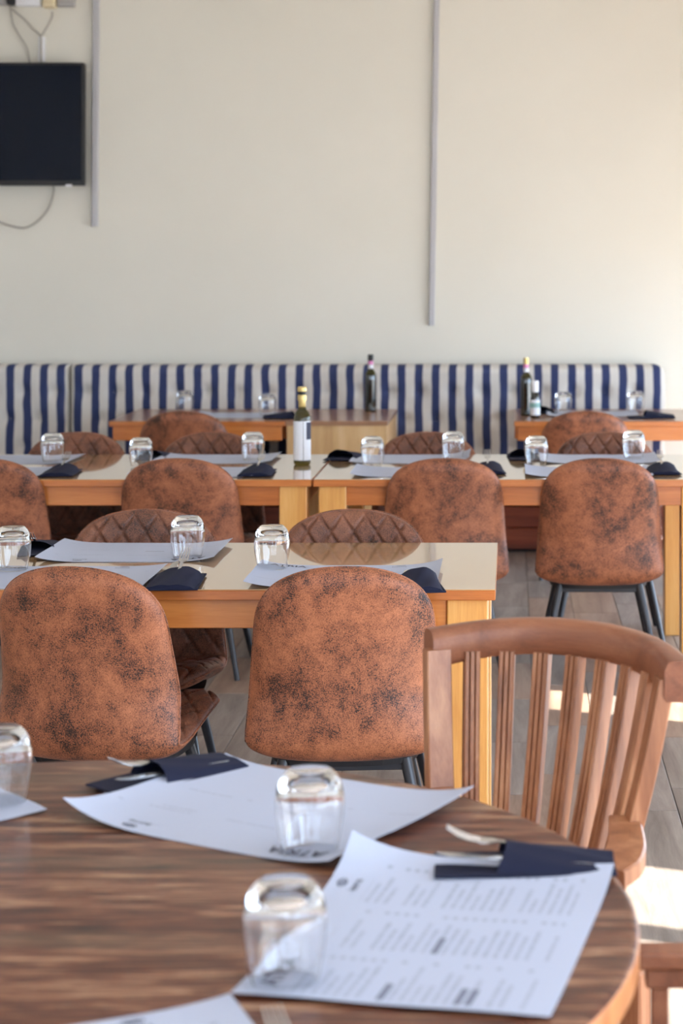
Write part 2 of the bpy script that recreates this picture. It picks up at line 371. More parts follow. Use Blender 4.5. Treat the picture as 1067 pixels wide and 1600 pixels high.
# ------------------------------------------------------------------ banquette
BYF = 10.74
bq = thing('banquette', (0, BYF, 0), 'long banquette upholstered in navy and cream stripes along the wall', 'banquette')
def backrest(x0, x1, zt, z0, rnd_r):
    R0 = .055; nx = int((x1 - x0) / .012); nz = 46; g = G(); P = {}
    btn = []
    zrows = (.846, .692, .538)
    for r, zz in enumerate(zrows):
        k = math.ceil((x0 + .06) / .171)
        while k * .171 + (.0855 if r % 2 else 0) < x1 - .05:
            btn.append((k * .171 + (.0855 if r % 2 else 0), zz)); k += 1
    for i in range(nx + 1):
        x = x0 + (x1 - x0) * i / nx; top = zt
        if rnd_r and x > x1 - R0: top = zt - (R0 - math.sqrt(max(0, R0 * R0 - (x - (x1 - R0)) ** 2)))
        for j in range(nz + 1):
            zz = z0 + (top - z0) * j / nz
            e = min(x - x0, x1 - x, top - zz, .045) / .045
            y = .045 * (1 - math.sqrt(max(0, 1 - (1 - e) ** 2)))
            y += .006 * math.sin(x * 11 + 2.1 * math.sin(zz * 9)) * e
            for bx, bz in btn:
                d2 = (x - bx) ** 2 + (zz - bz) ** 2
                if d2 < .02: y += .030 * math.exp(-d2 / .0012)
            P[i, j] = len(g.v); g.v.append((x, y, zz))
    for i in range(nx):
        for j in range(nz): g.f.append((P[i, j], P[i + 1, j], P[i + 1, j + 1], P[i, j + 1]))
    bnd = [P[i, 0] for i in range(nx + 1)] + [P[nx, j] for j in range(1, nz + 1)] + [P[i, nz] for i in range(nx - 1, -1, -1)] + [P[0, j] for j in range(nz - 1, 0, -1)]
    k0 = len(g.v); g.v += [(g.v[q][0], .15, g.v[q][2]) for q in bnd]; n = len(bnd)
    for k in range(n): g.f.append((bnd[k], k0 + k, k0 + (k + 1) % n, bnd[(k + 1) % n]))
    g.f.append(tuple(range(k0, k0 + n)))
    o = g.build('backrest', M['stripe'], bq, 60)
    bm_ = G().lathe([(0.0001, -.012), (.007, -.010), (.011, -.004), (.011, .004)], 10).mesh('button', M['stripe'], True)
    for bx, bz in btn:
        if bx < -3.1: continue
        q = link('button', bm_, o, (bx, .029, bz)); q.rotation_euler = (R(-90), 0, 0)
        q.rotation_euler = (R(90), 0, 0)
    return o
seam = atd(107, 600, BYF).x; xr = atd(1040, 600, BYF).x
backrest(-3.5, seam - .006, .995, .44, False); backrest(seam + .006, xr, .993, .44, True)
SF = 10.36
G().box(-3.5, xr - .01, SF - BYF, -.005, .37, .455, .025, 3).build('seat_cushion', M['stripe'], bq, 40)
for k in range(3): G().box(-3.5, xr - .03, SF + .02 - BYF, SF + .05 - BYF, .02 + k * .117, .02 + k * .117 + .113, .004).build('plank', M['bench_wood'], bq)
G().box(-3.45, xr - .06, SF + .06 - BYF, -.01, 0, .365, 0).build('carcass', M['black_plastic'], bq)

# ------------------------------------------------------------------ tables
def table(label, x0, x1, y0, y1, top, name='dining_table', rear=None, inset=0, lw=.105, group=None):
    cx, cy = (x0 + x1) / 2, (y0 + y1) / 2; t = thing(name, (cx, cy, 0), label, 'table', group)
    a, b = (x1 - x0) / 2, (y1 - y0) / 2; yb = b if rear is None else rear - cy
    G().box(-a, a, -b, b, .7475, .75, .0008).build('top_surface', top, t)
    G().box(-a, a, -b, b, .722, .7474, .002).build('tabletop', M['apron'], t)
    i0 = .018; e0 = lw if not inset else 0
    for xa, xb, ya, yc in ((-a + i0 + e0, a - i0 - e0, -b + i0 + .006 - (.014 if inset else 0), -b + i0 + .03 - (.014 if inset else 0)), (-a + i0 + e0, a - i0 - e0, yb - i0 - .03, yb - i0 - .006)):
        G().box(xa, xb, ya, yc, .648, .7219, .002).build('apron', M['apron'], t)
    for xa in (-a + i0 + .006 - (.02 if inset else 0), a - i0 - .03 + (.02 if inset else 0)):
        G().box(xa, xa + .024, -b + i0 + lw, yb - i0 - lw, .648, .7219, .002).build('apron', M['apron'], t)
    for k, (xa, ya) in enumerate(((-a + i0 + inset, -b + i0 + inset * .1), (a - i0 - lw - inset, -b + i0 + inset * .1), (-a + i0 + inset, yb - i0 - lw - inset * .15), (a - i0 - lw - inset, yb - i0 - lw - inset * .15))):
        G().box(xa, xa + lw, ya, ya + lw, 0, .7219, .004, 2).build('leg', M['leg_wood'], t)
    return t
T1F, T1B = at(774, 921).y, at(786, 848).y
table('honey wood dining table with two suede chairs tucked under its near side', -1.78, at(774, 921).x, T1F, T1B, M['top'])
T2F, T2B = at(487, 749).y, at(487, 710).y
sx = at(487, 749).x
table('honey wood dining table carrying the gold-capped oil bottle', -2.35, sx - .002, T2F, T2B, M['top'])
table('honey wood dining table right of the oil bottle in the middle row', sx + .006, .765, T2F, T2B, M['top'])
T3F, T3B = at(606, 658).y, at(617, 639).y
xa = atd(170, 658, T3F).x; xm = atd(446, 658, T3F).x; xe = atd(606, 658, T3F).x
table('brown wooden table against the banquette joined to an oak box table', xa, xm - .002, T3F, T3B, M['top_back'], rear=10.33, inset=.26)
table('brown wooden table against the banquette with the two bottles at its corner', atd(803, 658, T3F).x, 1.35, T3F, T3B, M['top_back'], rear=10.33, inset=.26)
ob = thing('box_table', ((xm + xe) / 2, T3F, 0), 'pale oak veneer box table below the dark wine bottle', 'table')
a = (xe - xm) / 2 - .001; dp = T3B - T3F
G().box(-a, a, 0, dp, .726, .75, .002).build('tabletop', M['top_back'], ob)
G().box(-a + .004, a - .004, .006, .024, .47, .7259, .002).build('front_panel', M['oak'], ob)
for s in (-1, 1): G().box(min(s * (a - .004), s * (a - .022)), max(s * (a - .004), s * (a - .022)), .0245, dp - .004, .47, .7259, .002).build('side_panel', M['oak'], ob)
G().box(-a + .004, a - .004, .006, .38, 0, .469, .003).build('plinth', M['oak'], ob)

# round table
RC, RR = Vector((-.613, 2.403, 0)), .771
rt = thing('round_table', RC, 'round weathered brown wooden table in the foreground', 'table')
n = 128
G().lathe([(.0001, .7502), (RR - .012, .7502), (RR - .005, .749), (RR - .0015, .7465)], n).build('tabletop', M['round'], rt, 40)
G().lathe([(RR - .0015, .7464), (RR, .743), (RR, .712), (RR - .006, .706), (RR - .03, .705), (.0001, .705)], n).build('edge_band', M['round_edge'], rt, 40)
G().lathe([(.0001, .7048), (.30, .7048), (.30, .67), (.08, .63), (.06, .55), (.085, .40), (.10, .25), (.07, .14), (.12, .09), (.0001, .09)], 40).build('pedestal', M['round_edge'], rt, 40)
for k in range(4):
    mt = Matrix.Rotation(R(45 + 90 * k), 4, 'Z')
    G().box(.05, .46, -.04, .04, 0, .085, .015, 2, mt).build('foot', M['round_edge'], rt)

# ------------------------------------------------------------------ suede shell chairs
def build_chair(loc, rz, label, group):
    t = thing('shell_chair', loc, label, 'chair', group, rz)
    prof = curve_pts([(0, .225, .386), (0, .20, .410), (0, .12, .410), (0, .02, .394), (0, -.08, .376), (0, -.165, .369), (0, -.210, .388), (0, -.224, .44), (0, -.230, .54), (0, -.238, .64), (0, -.250, .74), (0, -.258, .80), (0, -.262, .835)], 16)
    cum = [0]
    for i in range(1, len(prof)): cum.append(cum[-1] + (prof[i] - prof[i - 1]).length)
    L = cum[-1]
    def P(sv):
        sv = max(0, min(L, sv)); i = 0
        lo, hi = 0, len(cum) - 1
        while hi - lo > 1:
            mid = (lo + hi) // 2
            if cum[mid] <= sv: lo = mid
            else: hi = mid
        k = (sv - cum[lo]) / max(1e-9, cum[hi] - cum[lo]); return prof[lo].lerp(prof[hi], k)
    def frame(sv):
        p = P(sv); tg = (P(sv + .006) - P(sv - .006)).normalized(); return p, Vector((0, -tg.z, tg.y)) * -1 if False else Vector((0, tg.z, -tg.y))
    def halfw(sv):
        st = L - sv
        k = max(0, 1 - st / .155); wt = (max(0, 1 - k ** 2.6)) ** (1 / 2.2)
        wb = .241 - .028 * max(0, min(1, (.42 - st) / .34))
        k2 = max(0, 1 - sv / .13); wf = (max(0, 1 - k2 ** 2.8)) ** (1 / 2.4)
        seatw = .241 - .026 * max(0, min(1, 1 - sv / .34))
        return min(wb, seatw) * wt * wf
    NU, NV = 88, 150
    def svals(k): # denser at both ends
        q = k / NV; return L * (q - .9 * math.sin(2 * math.pi * q) / (2 * math.pi))
    def pt(u, sv, side):
        p, nrm = frame(sv); hw = halfw(sv); x = u * hw
        back = min(1, max(0, (sv - .44) / .14)); endk = min(1, (L - sv) / .16, sv / .10)
        c = (.024 + .046 * back * min(1, (L - sv) / .30)) * (hw / .233) ** 2
        cur = c * abs(u) ** 2.4
        ee = max(0, min(1, (L - sv) / .05, sv / .05))
        tk = .026 * math.sqrt(max(0, 1 - abs(u) ** 7)) * math.sqrt(max(0, 1 - (1 - ee) ** 2))
        if side > 0:
            p_, q_ = .068, .105
            A = x / p_ + sv / q_; B = x / p_ - sv / q_
            da = abs(A - round(A)); db = abs(B - round(B))
            inside = max(0, min(1, (1 - abs(u)) / .12)) * ee
            tk += inside * (.007 - .0125 * max(math.exp(-(da / .055) ** 2), math.exp(-(db / .055) ** 2)))
        pull = 1 - .10 * back * abs(u) ** 3
        return Vector((x * (1 if side else 1), 0, 0)) + p + nrm * (cur + side * tk)
    for side, nm, mt in ((-1, 'shell', M['suede']), (1, 'quilted_cushion', M['quilt'])):
        g = G()
        for j in range(NV + 1):
            for i in range(NU + 1):
                u = -math.cos(math.pi * i / NU) if side < 0 else -1 + 2 * i / NU
                if side > 0: u = .5 * u + .5 * math.sin(u * math.pi / 2)
                g.v.append(pt(u, svals(j), side)[:])
        for j in range(NV):
            for i in range(NU):
                q = j * (NU + 1) + i; g.f.append((q, q + 1, q + NU + 2, q + NU + 1))
        me = bpy.data.meshes.new(nm); me.from_pydata(g.v, [], g.f)
        bm = bmesh.new(); bm.from_mesh(me); bmesh.ops.remove_doubles(bm, verts=bm.verts, dist=1e-5)
        if side < 0: bmesh.ops.reverse_faces(bm, faces=bm.faces)
        bm.to_mesh(me); bm.free()
        me.polygons.foreach_set('use_smooth', [True] * len(me.polygons)); me.materials.append(mt)
        link(nm, me, t)
    loop = [pt(1, svals(j), 0) for j in range(0, NV + 1, 2)] + [pt(-1, svals(j), 0) for j in range(NV, -1, -2)]
    G().tube(loop, .0028, 6).build('piping', M['suede'], t, 'all')
    # black pan under the shell and tapered legs
    g = G(); n_ = 40; top, bot = [], []
    for k in range(n_):
        a = 2 * math.pi * k / n_; ca, sa = math.cos(a), math.sin(a)
        top.append((.195 * math.copysign(abs(ca) ** .6, ca), -.02 + .180 * math.copysign(abs(sa) ** .6, sa), .362)); bot.append((top[-1][0] * .95, -.02 + (top[-1][1] + .02) * .95, .335))
    g.sweep([bot, top]); g.build('seat_pan', M['black_plastic'], t)
    for x in (-1, 1):
        for y in (-1, 1):
            G().tube([(x * .150, y * .125 - .03, .345), (x * .185, y * .17 - .03, .18), (x * .222, y * .215 - .03, .0)], [.0155, .0135, .010], 14).build('leg', M['black'], t, True)
    for y in (-.155, .095): G().box(-.15, .15, y - .01, y + .01, .318, .3345, .002).build('cross_bar', M['black'], t)
    return t
GA, GB, GC = 'suede chairs at the front table', 'suede chairs at the middle tables', 'suede chairs at the banquette tables'
SQ = 0.0
chA = build_chair((-1.005, 4.885, 0), R(-12), 'large tan suede shell chair at left with its seat wing showing', GA)
def chair(x, topy, face, rz, label, group):
    y = topy + .262 if face > 0 else topy - .262
    return dup(chA, (x, y, 0), (0 if face > 0 else math.pi) + R(rz), label, group)
chair(-.423, 4.63, 1, 4, 'large tan suede shell chair nearest the round table, seen square from behind', GA)
chair(-1.068, 5.71, -1, 4, 'quilted brown chair facing us behind the glass on the paper mat at left', GA)
chair(-.470, 5.71, -1, 0, 'quilted brown chair facing us, mirrored in the front tabletop', GA)
chair(-1.985, 7.19, 1, 0, 'tan suede chair cut off by the left edge of frame', GB)
chair(-1.253, 7.19, 1, 0, 'brown suede chair behind the diamond-quilted chair at left of the middle row', GB)
chair(-.262, 7.19, 1, 2, 'brown suede chair just beyond the right end of the front table', GB)
chair(.331, 7.19, 1, 0, 'tan suede chair showing its splayed black legs at right', GB)
chair(-1.875, 8.31, -1, 0, 'quilted brown chair behind the leftmost glass of the middle row', GB)
chair(-1.295, 8.31, -1, 0, 'quilted brown chair overlapping the suede chair at the banquette table, left', GB)
chair(-.365, 8.31, -1, 0, 'quilted brown chair in front of the gap between the banquette tables', GB)
chair(.398, 8.31, -1, 0, 'quilted brown chair overlapping the suede chair at the banquette table, right', GB)
chair(-1.624, 9.46, 1, 0, 'tan suede chair at the banquette table, left of the oak box', GC)
chair(.363, 9.46, 1, 0, 'tan suede chair at the banquette table with the two bottles', GC)

# ------------------------------------------------------------------ teak captain's chair beside the round table
def captain(loc, rz):
    t = thing('captain_chair', loc, 'teak armchair with curved rail and slatted back beside the round table', 'chair', None, rz)
    zb, zt = .43, .882
    def ring(k):
        a, b, yc = .182 + .110 * k, .220 + .065 * k, .061 - .060 * k
        return a, b, yc
    def P(th, z):
        k = (z - zb) / (zt - zb); a, b, yc = ring(k); bow = .012 * math.sin(math.pi * max(0, min(1, k)))
        p = Vector((a * math.sin(th), yc - b * math.cos(th), z)); nn = Vector((-math.sin(th), math.cos(th), 0)); return p - nn * bow
    def fr(th, k=.5):
        a, b, yc = ring(k); tg = Vector((a * math.cos(th), b * math.sin(th), 0)).normalized(); return tg, Vector((-tg.y, tg.x, 0))
    slat = [(-.014, -.015), (.014, -.015), (.014, .012), (.0120, .014), (.0065, .014), (.0048, .0085), (.0031, .014), (-.0031, .014), (-.0048, .0085), (-.0065, .014), (-.0120, .014), (-.014, .012)]
    post = [(-.021, -.014), (.021, -.014), (.023, -.012), (.023, .012), (.021, .014), (-.021, .014), (-.023, .012), (-.023, -.012)]
    def bar(nm, th, sec, z1):
        g = G(); rings = []
        for q in range(9):
            z = zb + (z1 - zb) * q / 8; p = P(th, z); tg, nn = fr(th)
            rings.append([p + tg * a + nn * b for a, b in sec])
        g.sweep(rings); return g.build(nm, M['teak'], t)
    for th in (-50.5, 50.5): bar('back_post', R(th), post, zt)
    for k in range(7): bar('slat', R(-37.9 + 12.63 * k), slat, zt - .005)
    g = G(); rings = []
    for q in range(41):
        th = R(-56.5 + 109 * q / 40); p = P(th, zt + .024); tg, nn = fr(th, 1.0); e = abs(q - 20) / 20
        hz = .031 + .003 * e ** 3; hn = .021 + .006 * e ** 4
        p = p - nn * (.004 + .010 * e ** 6); p.z -= .026 * e ** 2.2
        sec = [(-.8, -1), (.8, -1), (1, -.7), (1, .5), (.75, .9), (.3, 1), (-.3, 1), (-.75, .9), (-1, .5), (-1, -.7)]
        rings.append([p + nn * hn * a + Vector((0, 0, hz * b)) for a, b in sec])
    g.sweep(rings); g.build('top_rail', M['teak_rail'], t, 50)
    # seat
    g = G(); b_, t_ = [], []
    for k in range(40):
        a = 2 * math.pi * k / 40; ca, sa = math.cos(a), math.sin(a)
        x, y = .23 * math.copysign(abs(ca) ** .75, ca), .015 + .195 * math.copysign(abs(sa) ** .75, sa)
        b_.append((x, y, .405)); t_.append((x, y, .438))
    g.sweep([b_, t_]); g.build('seat', M['teak'], t)
    for s in (-1, 1):
        path = curve_pts([(s * .170, -.140, .640), (s * .215, -.06, .640), (s * .250, .01, .640), (s * .268, .07, .640), (s * .268, .12, .640)], 6)
        rings = []
        for i, p in enumerate(path):
            tg = (path[min(i + 1, len(path) - 1)] - path[max(0, i - 1)]).normalized(); nn = Vector((-tg.y, tg.x, 0)); e = i / (len(path) - 1)
            hw = .026 + .012 * e; sec = [(-1, -.8), (-.9, -1), (.9, -1), (1, -.8), (1, .8), (.9, 1), (-.9, 1), (-1, .8)]
            rings.append([p + nn * hw * a + Vector((0, 0, .014 * b)) for a, b in sec])
        G().sweep(rings).build('armrest', M['teak'], t)
        G().tube([(s * .205, .09, .42), (s * .23, .085, .52), (s * .262, .08, .628)], [.017, .020, .015], 12).build('arm_post', M['teak'], t, True)
        for y in (-.14, .16): G().box(s * .19 - .02, s * .19 + .02, y - .02, y + .02, 0, .404, .004).build('leg', M['teak'], t)
        G().box(s * .19 - .012, s * .19 + .012, -.12, .14, .16, .19, .003).build('stretcher', M['teak'], t)
    G().box(-.17, .17, .15, .17, .36, .404, .003).build('apron', M['teak'], t)
    return t
captain((-.032, 3.149, 0), R(149.3))

# slat-sided teak armchair at the lower right, facing the table
sc = thing('slatted_armchair', (.43, 2.275, 0), 'reddish wooden armchair side with vertical slats at the lower right corner', 'chair', None, R(90))
for s in (-1, 1):
    x = s * .255
    G().box(x - .023, x + .023, -.25, .265, .645, .667, .004, 2).build('armrest', M['teak_rail'], sc)
    G().box(x - .016, x + .016, -.24, .255, .618, .6445, .003).build('arm_rail', M['teak_rail'], sc)
    G().box(x - .014, x + .014, -.24, .255, .30, .345, .003).build('side_rail', M['teak_rail'], sc)
    for k in range(11):
        y = .236 - k * .046
        G().box(x - .010, x + .010, y - .0115, y + .0115, .3455, .6175, .002).build('slat', M['teak_rail'], sc)
    for y in (.225, -.235): G().box(x - .02, x + .02, y - .02, y + .02, 0, .2995, .004).build('leg', M['teak_rail'], sc)
for k in range(6): G().box(-.235, .235, -.22 + k * .077, -.22 + k * .077 + .07, .40, .42, .003).build('seat_slat', M['teak_rail'], sc)
G().box(-.27, .27, -.285, -.255, .86, .93, .006).build('back_rail', M['teak_rail'], sc)
for k in range(9): G().box(-.22 + k * .055 - .012, -.22 + k * .055 + .012, -.28, -.26, .40, .8595, .003).build('back_slat', M['teak_rail'], sc)

# ------------------------------------------------------------------ paper menus
PGW, PGH = .49, .355
def placemat(c, ang, label, sparse=True, curl=(.010, .010), corner=(0, 0, 0, 0), letters=False, size=(PGW, PGH), group='paper menu placemats', z=.7506):
    """curl = lift of the left / right ends, corner = extra lift at (left top, right top, right bottom, left bottom)"""
    W, H = size
    def zz(x, y):
        u, v = x / (W / 2), y / (H / 2)
        q = .0008 + (curl[0] if u < 0 else curl[1]) * abs(u) ** 5
        q += corner[0] * max(0, -u) ** 3 * max(0, v) ** 3 + corner[1] * max(0, u) ** 3 * max(0, v) ** 3 + corner[2] * max(0, u) ** 3 * max(0, -v) ** 3 + corner[3] * max(0, -u) ** 3 * max(0, -v) ** 3
        return q + .0015 * (math.sin(u * 3 + 1) * math.sin(v * 2.5)) ** 2
    t = thing('paper_placemat', (c[0], c[1], z), label, 'placemat', group, R(ang))
    me = bpy.data.meshes.new('sheet'); NX, NY = 28, 20; v, f, uv = [], [], []
    for j in range(NY + 1):
        for i in range(NX + 1):
            x, y = -W / 2 + W * i / NX, -H / 2 + H * j / NY; v.append((x, y, zz(x, y)))
    for j in range(NY):
        for i in range(NX): q = j * (NX + 1) + i; f.append((q, q + 1, q + NX + 2, q + NX + 1))
    n0 = len(v); v += [(a, b, c_ - .0007) for a, b, c_ in v[:n0]]; f += [tuple(n0 + i for i in q[::-1]) for q in f[:]]
    bnd = list(range(NX + 1)) + [(NX + 1) * j + NX for j in range(1, NY + 1)] + [(NX + 1) * NY + i for i in range(NX - 1, -1, -1)] + [(NX + 1) * j for j in range(NY - 1, 0, -1)]
    for k in range(len(bnd)): a, b = bnd[k], bnd[(k + 1) % len(bnd)]; f.append((b, a, a + n0, b + n0))
    me.from_pydata(v, [], f); l = me.uv_layers.new(name='page')
    for lp in me.loops: x, y, _ = v[lp.vertex_index]; l.data[lp.index].uv = (x + W / 2, H / 2 - y)
    me.polygons.foreach_set('use_smooth', [True] * len(me.polygons)); me.set_sharp_from_angle(angle=R(40))
    me.materials.append(M['menu_sparse'] if sparse else M['menu']); link('sheet', me, t)
    if letters:
        def put(me2, x0, y0, nm):
            for q in me2.vertices: X, Y = q.co.x + x0, q.co.y + y0; q.co = (X, Y, zz(X, Y) + .0006)
            me2.materials.clear(); me2.materials.append(M['ink']); link(nm, me2, t)
        put(text_mesh('ATRIA', .034, True), -W / 2 + .03, H / 2 - .044, 'heading_lettering')
        put(text_mesh('borna', .017), W / 2 - .135, H / 2 - .042, 'logo_lettering')
        g = G(); K = 24
        for r0, r1 in ((.0085, .007), (.0045, .003)):
            k0 = len(g.v)
            for k in range(K):
                a = 2 * math.pi * k / K
                g.v += [(math.cos(a) * r0 * 1.5, math.sin(a) * r0 * .75, 0), (math.cos(a) * r1 * 1.5, math.sin(a) * r1 * .65, 0)]
            for k in range(K): a, b = k0 + 2 * k, k0 + 2 * ((k + 1) % K); g.f.append((a, b, b + 1, a + 1))
        me3 = g.mesh('emblem', M['ink']); put(me3, W / 2 - .112, H / 2 - .018, 'emblem')
    return t
placemat((-.359, 2.872), -29.5 + 180, 'paper menu under the glass in the middle of the round table', True, (.012, .012), (0, .02, 0, .01), True, (.475, .385))
placemat((-.089, 2.353), 79, 'printed paper menu nearest the camera, covered in columns of small print', False, (.004, .010), (0, .03, .006, 0), True, (.50, .362))
placemat((-.466, 1.868), 23.7, 'paper menu cut off by the bottom edge of the photograph', False, (.004, .008), (0, 0, 0, 0), True)
placemat((-.995, 2.835), 41 + 180, 'paper menu under the glass at the left edge of the round table', False, (.004, .004))
placemat((-1.06, 5.425), 180, 'paper menu under the glass before the left quilted chair, ends curled up', True, (.014, .014), (0, 0, 0, 0), True)
placemat((-1.172, 4.995), 0, 'paper menu half hidden behind the large left chair, fork on it', True, (.004, .008), (0, 0, 0, 0), True)
placemat((-.432, 5.010), 0, 'paper menu half hidden behind the large chair nearest the round table', True, (.016, .020), (0, 0, .0, 0), True)
for c, a, lab, cu in (
    ((-2.055, 7.98), 180, 'paper menu at the far side of the middle row, at left frame edge', (.006, .006)),
    ((-2.05, 7.50), 0, 'paper menu left of the leftmost fork and napkin in the middle row', (.006, .006)),
    ((-1.225, 8.00), 180, 'paper menu between two glasses left of the oil bottle, far side', (.012, .010)),
    ((-1.225, 7.50), 0, 'paper menu left of the oil bottle on the near side of the table', (.012, .008)),
    ((-.420, 8.00), 180, 'paper menu with a curled end, far side, right of the oil bottle', (.026, .008)),
    ((-.375, 7.50), 0, 'paper menu on the near side, right of the oil bottle', (.014, .008)),
    ((.360, 8.00), 180, 'paper menu at the far side of the right middle table', (.012, .012)),
    ((.295, 7.50), 0, 'paper menu on the near side behind the chair with splayed legs', (.014, .008)),
    ((-1.450, 10.28), 180, 'paper menu on the banquette table beside the oak box', (.010, .010)),
    ((.430, 10.38), 180, 'paper menu on the banquette table with the two bottles', (.010, .010))):
    placemat(c, a, lab, True, cu)

# ------------------------------------------------------------------ drinking glasses, upside down
gp = [(.0368, 0), (.0392, .008), (.0422, .022), (.0452, .040), (.0468, .057), (.0470, .070), (.0456, .083), (.0424, .0945), (.0376, .1035), (.0325, .1092), (.0292, .1118), (.0270, .1122), (.0235, .1112), (.012, .1098), (.0001, .1095)]
gi = [(.0001, .0965), (.012, .0962), (.0225, .0950), (.0315, .0922), (.0385, .0875), (.0432, .0795), (.0454, .070), (.0453, .057), (.0438, .040), (.0408, .022), (.0378, .008), (.0356, .0008), (.0360, -.0003)]
gm = G().lathe(gp + gi, 56, closed=True)
def smoothprof(p, n=4):
    return [(max(.0001, q.x), q.z) for q in curve_pts([(a, 0, b) for a, b in p], n)]
gm = G().lathe([(r * 1.02, z * 1.02) for r, z in smoothprof(gp) + smoothprof(gi)], 56, closed=True)
glass_me = gm.mesh('tumbler', M['glass'], 'all')
def glass(px, py, label, lift=.0025):
    p = at(px, py); o = link('glass_tumbler', glass_me, None, (p.x, p.y, .7506 + lift), random.random() * 6)
    return tag(o, label, 'glass', 'upturned glass tumblers')
for px, py, lab, lf in (
    (484, 1335, 'upturned clear tumbler on the middle paper menu of the round table', .003),
    (445, 1538, 'upturned clear tumbler nearest the camera, on the printed menu', .003),
    (0, 1258, 'upturned clear tumbler at the left edge of the round table', .003),
    (425, 892, 'upturned clear tumbler between the two large chairs on the front table', .006),
    (293, 873, 'upturned clear tumbler on the curled paper menu of the front table', .003),
    (20, 892, 'upturned clear tumbler at the left end of the front table', .003),
    (82, 722, 'leftmost upturned tumbler of the middle row', .003),
    (220, 730, 'second upturned tumbler from the left in the middle row', .003),
    (395, 720, 'upturned tumbler just left of the oil bottle', .003),
    (582, 728, 'first upturned tumbler right of the oil bottle in the middle row', .003),
    (708, 719, 'upturned tumbler on the curled menu end, right of the oil bottle', .003),
    (838, 727, 'upturned tumbler left of the chair with splayed legs', .003),
    (990, 717, 'rightmost upturned tumbler of the middle row', .003),
    (289, 644, 'upturned tumbler behind the suede chair on the left banquette table', .0015),
    (418, 650, 'upturned tumbler beside the oak box on the left banquette table', .003),
    (880, 646, 'upturned tumbler beside the small white-capped bottle', .003),
    (993, 645, 'rightmost upturned tumbler on the banquette table', .003)):
    glass(px, py, lab, lf)

# ------------------------------------------------------------------ napkin pouches and cutlery (open end towards -x)
def pouch_mesh():
    LN, WN = .235, .10; NX, NY = 16, 14; out = []
    g = G(); rings = []
    for i in range(NX + 1):
        e = i / NX; x = -.040 + (LN / 2 + .040) * e; h = .006 + .016 * (1 - e) ** 2 + .004 * math.sin(e * 3.1)
        ring = []
        for j in range(NY + 1): y = -WN / 2 + WN * j / NY; ring.append((x, y, .0035))
        for j in range(NY - 1, 0, -1):
            y = -WN / 2 + WN * j / NY; q = 1 - (2 * y / WN) ** 2
            ring.append((x + .012 * (1 - e) * q, y, .0042 + h * .82 * q ** .38 * (1 + .35 * math.sin(y * 34 + 1.0)) + .0008 * math.sin(y * 160 + x * 40)))
        rings.append(ring)
    g.sweep(rings, cap=False); n = len(rings[0]); g.f.append(tuple(NX * n + k for k in range(n)))
    a = g.mesh('pocket', M['navy'], 50)
    b = G().box(-.125, .118, -.056, .052, .0002, .0033, .001, 1, Matrix.Rotation(R(3), 4, 'Z')).mesh('folded_layer', M['navy'])
    return a, b
pk, fl = pouch_mesh()
def fork_mesh():
    g = G(); rings = []
    st = [(.085, .0055, .0), (.06, .006, .0005), (.02, .0045, .002), (-.02, .0035, .004), (-.04, .0040, .005), (-.048, .0100, .0045), (-.058, .0120, .003), (-.066, .0122, .003)]
    for x, wd, z in st: rings.append([(x, -wd, z - .001), (x, wd, z - .001), (x, wd, z + .001), (x, -wd, z + .001)])
    g.sweep(rings)
    for k in range(4):
        y = (-1.5 + k) * .0067; g.tube([(-.064, y, .003), (-.08, y, .004), (-.096, y, .0085), (-.112, y * .95, .0155)], [.0019, .0018, .0016, .0009], 6)
    return g.mesh('fork', M['steel'], 40)
def knife_mesh():
    g = G(); rings = []
    for x, a, b, th in ((.085, -.006, .006, .0025), (.0, -.006, .006, .0028), (-.02, -.005, .006, .002), (-.03, -.008, .007, .0010), (-.08, -.010, .007, .0009), (-.108, -.008, .007, .0008), (-.122, .0, .007, .0006), (-.126, .005, .007, .0005)):
        rings.append([(x, a, -th), (x, b, -th), (x, b, th), (x, a, th)])
    g.sweep(rings); return g.mesh('knife', M['steel'], 40)
fk, kn = fork_mesh(), knife_mesh()
def napkin(c, ang, label, forklab=None, kniflab=None, pitch=10, z=.752, slide=.0, fy=.012, sc=(1, 1, 1)):
    """ang = direction of the closed end"""
    t = thing('napkin', (c[0], c[1], z), label, 'napkin', 'navy napkin pouches', R(ang))
    link('pocket', pk, t); link('folded_layer', fl, t); t.scale = sc
    Rz = Matrix.Rotation(R(ang), 4, 'Z')
    for lab, me, nm, yy, pt_, sl in ((forklab, fk, 'fork', fy, pitch, .012), (kniflab, kn, 'knife', -.022, pitch * .5, .008)):
        if not lab: continue
        o = link(nm, me); loc = Rz @ Vector((-sl - slide, yy, .0080 + .085 * math.sin(R(pt_)))); o.location = (c[0] + loc.x, c[1] + loc.y, z + loc.z)
        o.rotation_euler = (Rz @ Matrix.Rotation(R(pt_), 4, 'Y')).to_euler(); tag(o, lab, nm, 'cutlery in the napkins')
napkin((-.545, 3.055), 46, 'navy napkin pouch lying at the far edge of the round table', 'fork curling out of the napkin at the far edge of the round table', 'knife tip beside the fork at the far edge of the round table', 6, .7535, -.02)
napkin((.020, 2.597), -1, 'navy napkin pouch at the right on the printed menu', 'pale fork poking left out of the right napkin on the round table', 'knife poking left out of the right napkin on the round table', 7, .7555, -.012)
napkin((-.212, 1.885), -66, 'navy napkin pouch just entering the bottom edge of the photograph', 'fork tip entering at the bottom edge beside the cut-off menu', None, 5, .7545)
napkin((-.855, 4.895), -90, 'navy napkin pouch between the two large chairs on the front table', 'dark fork standing out of the napkin between the two large chairs', 'knife in the napkin between the two large chairs', 15, .7530, .0, .005, (1, 1.25, 1.35))
napkin((-.238, 4.855), -84, 'navy napkin pouch hanging over the front table edge at right', None, 'knife in the napkin hanging over the front table edge', 6, .7530, 0, .012, (1, 1.1, 1.5))
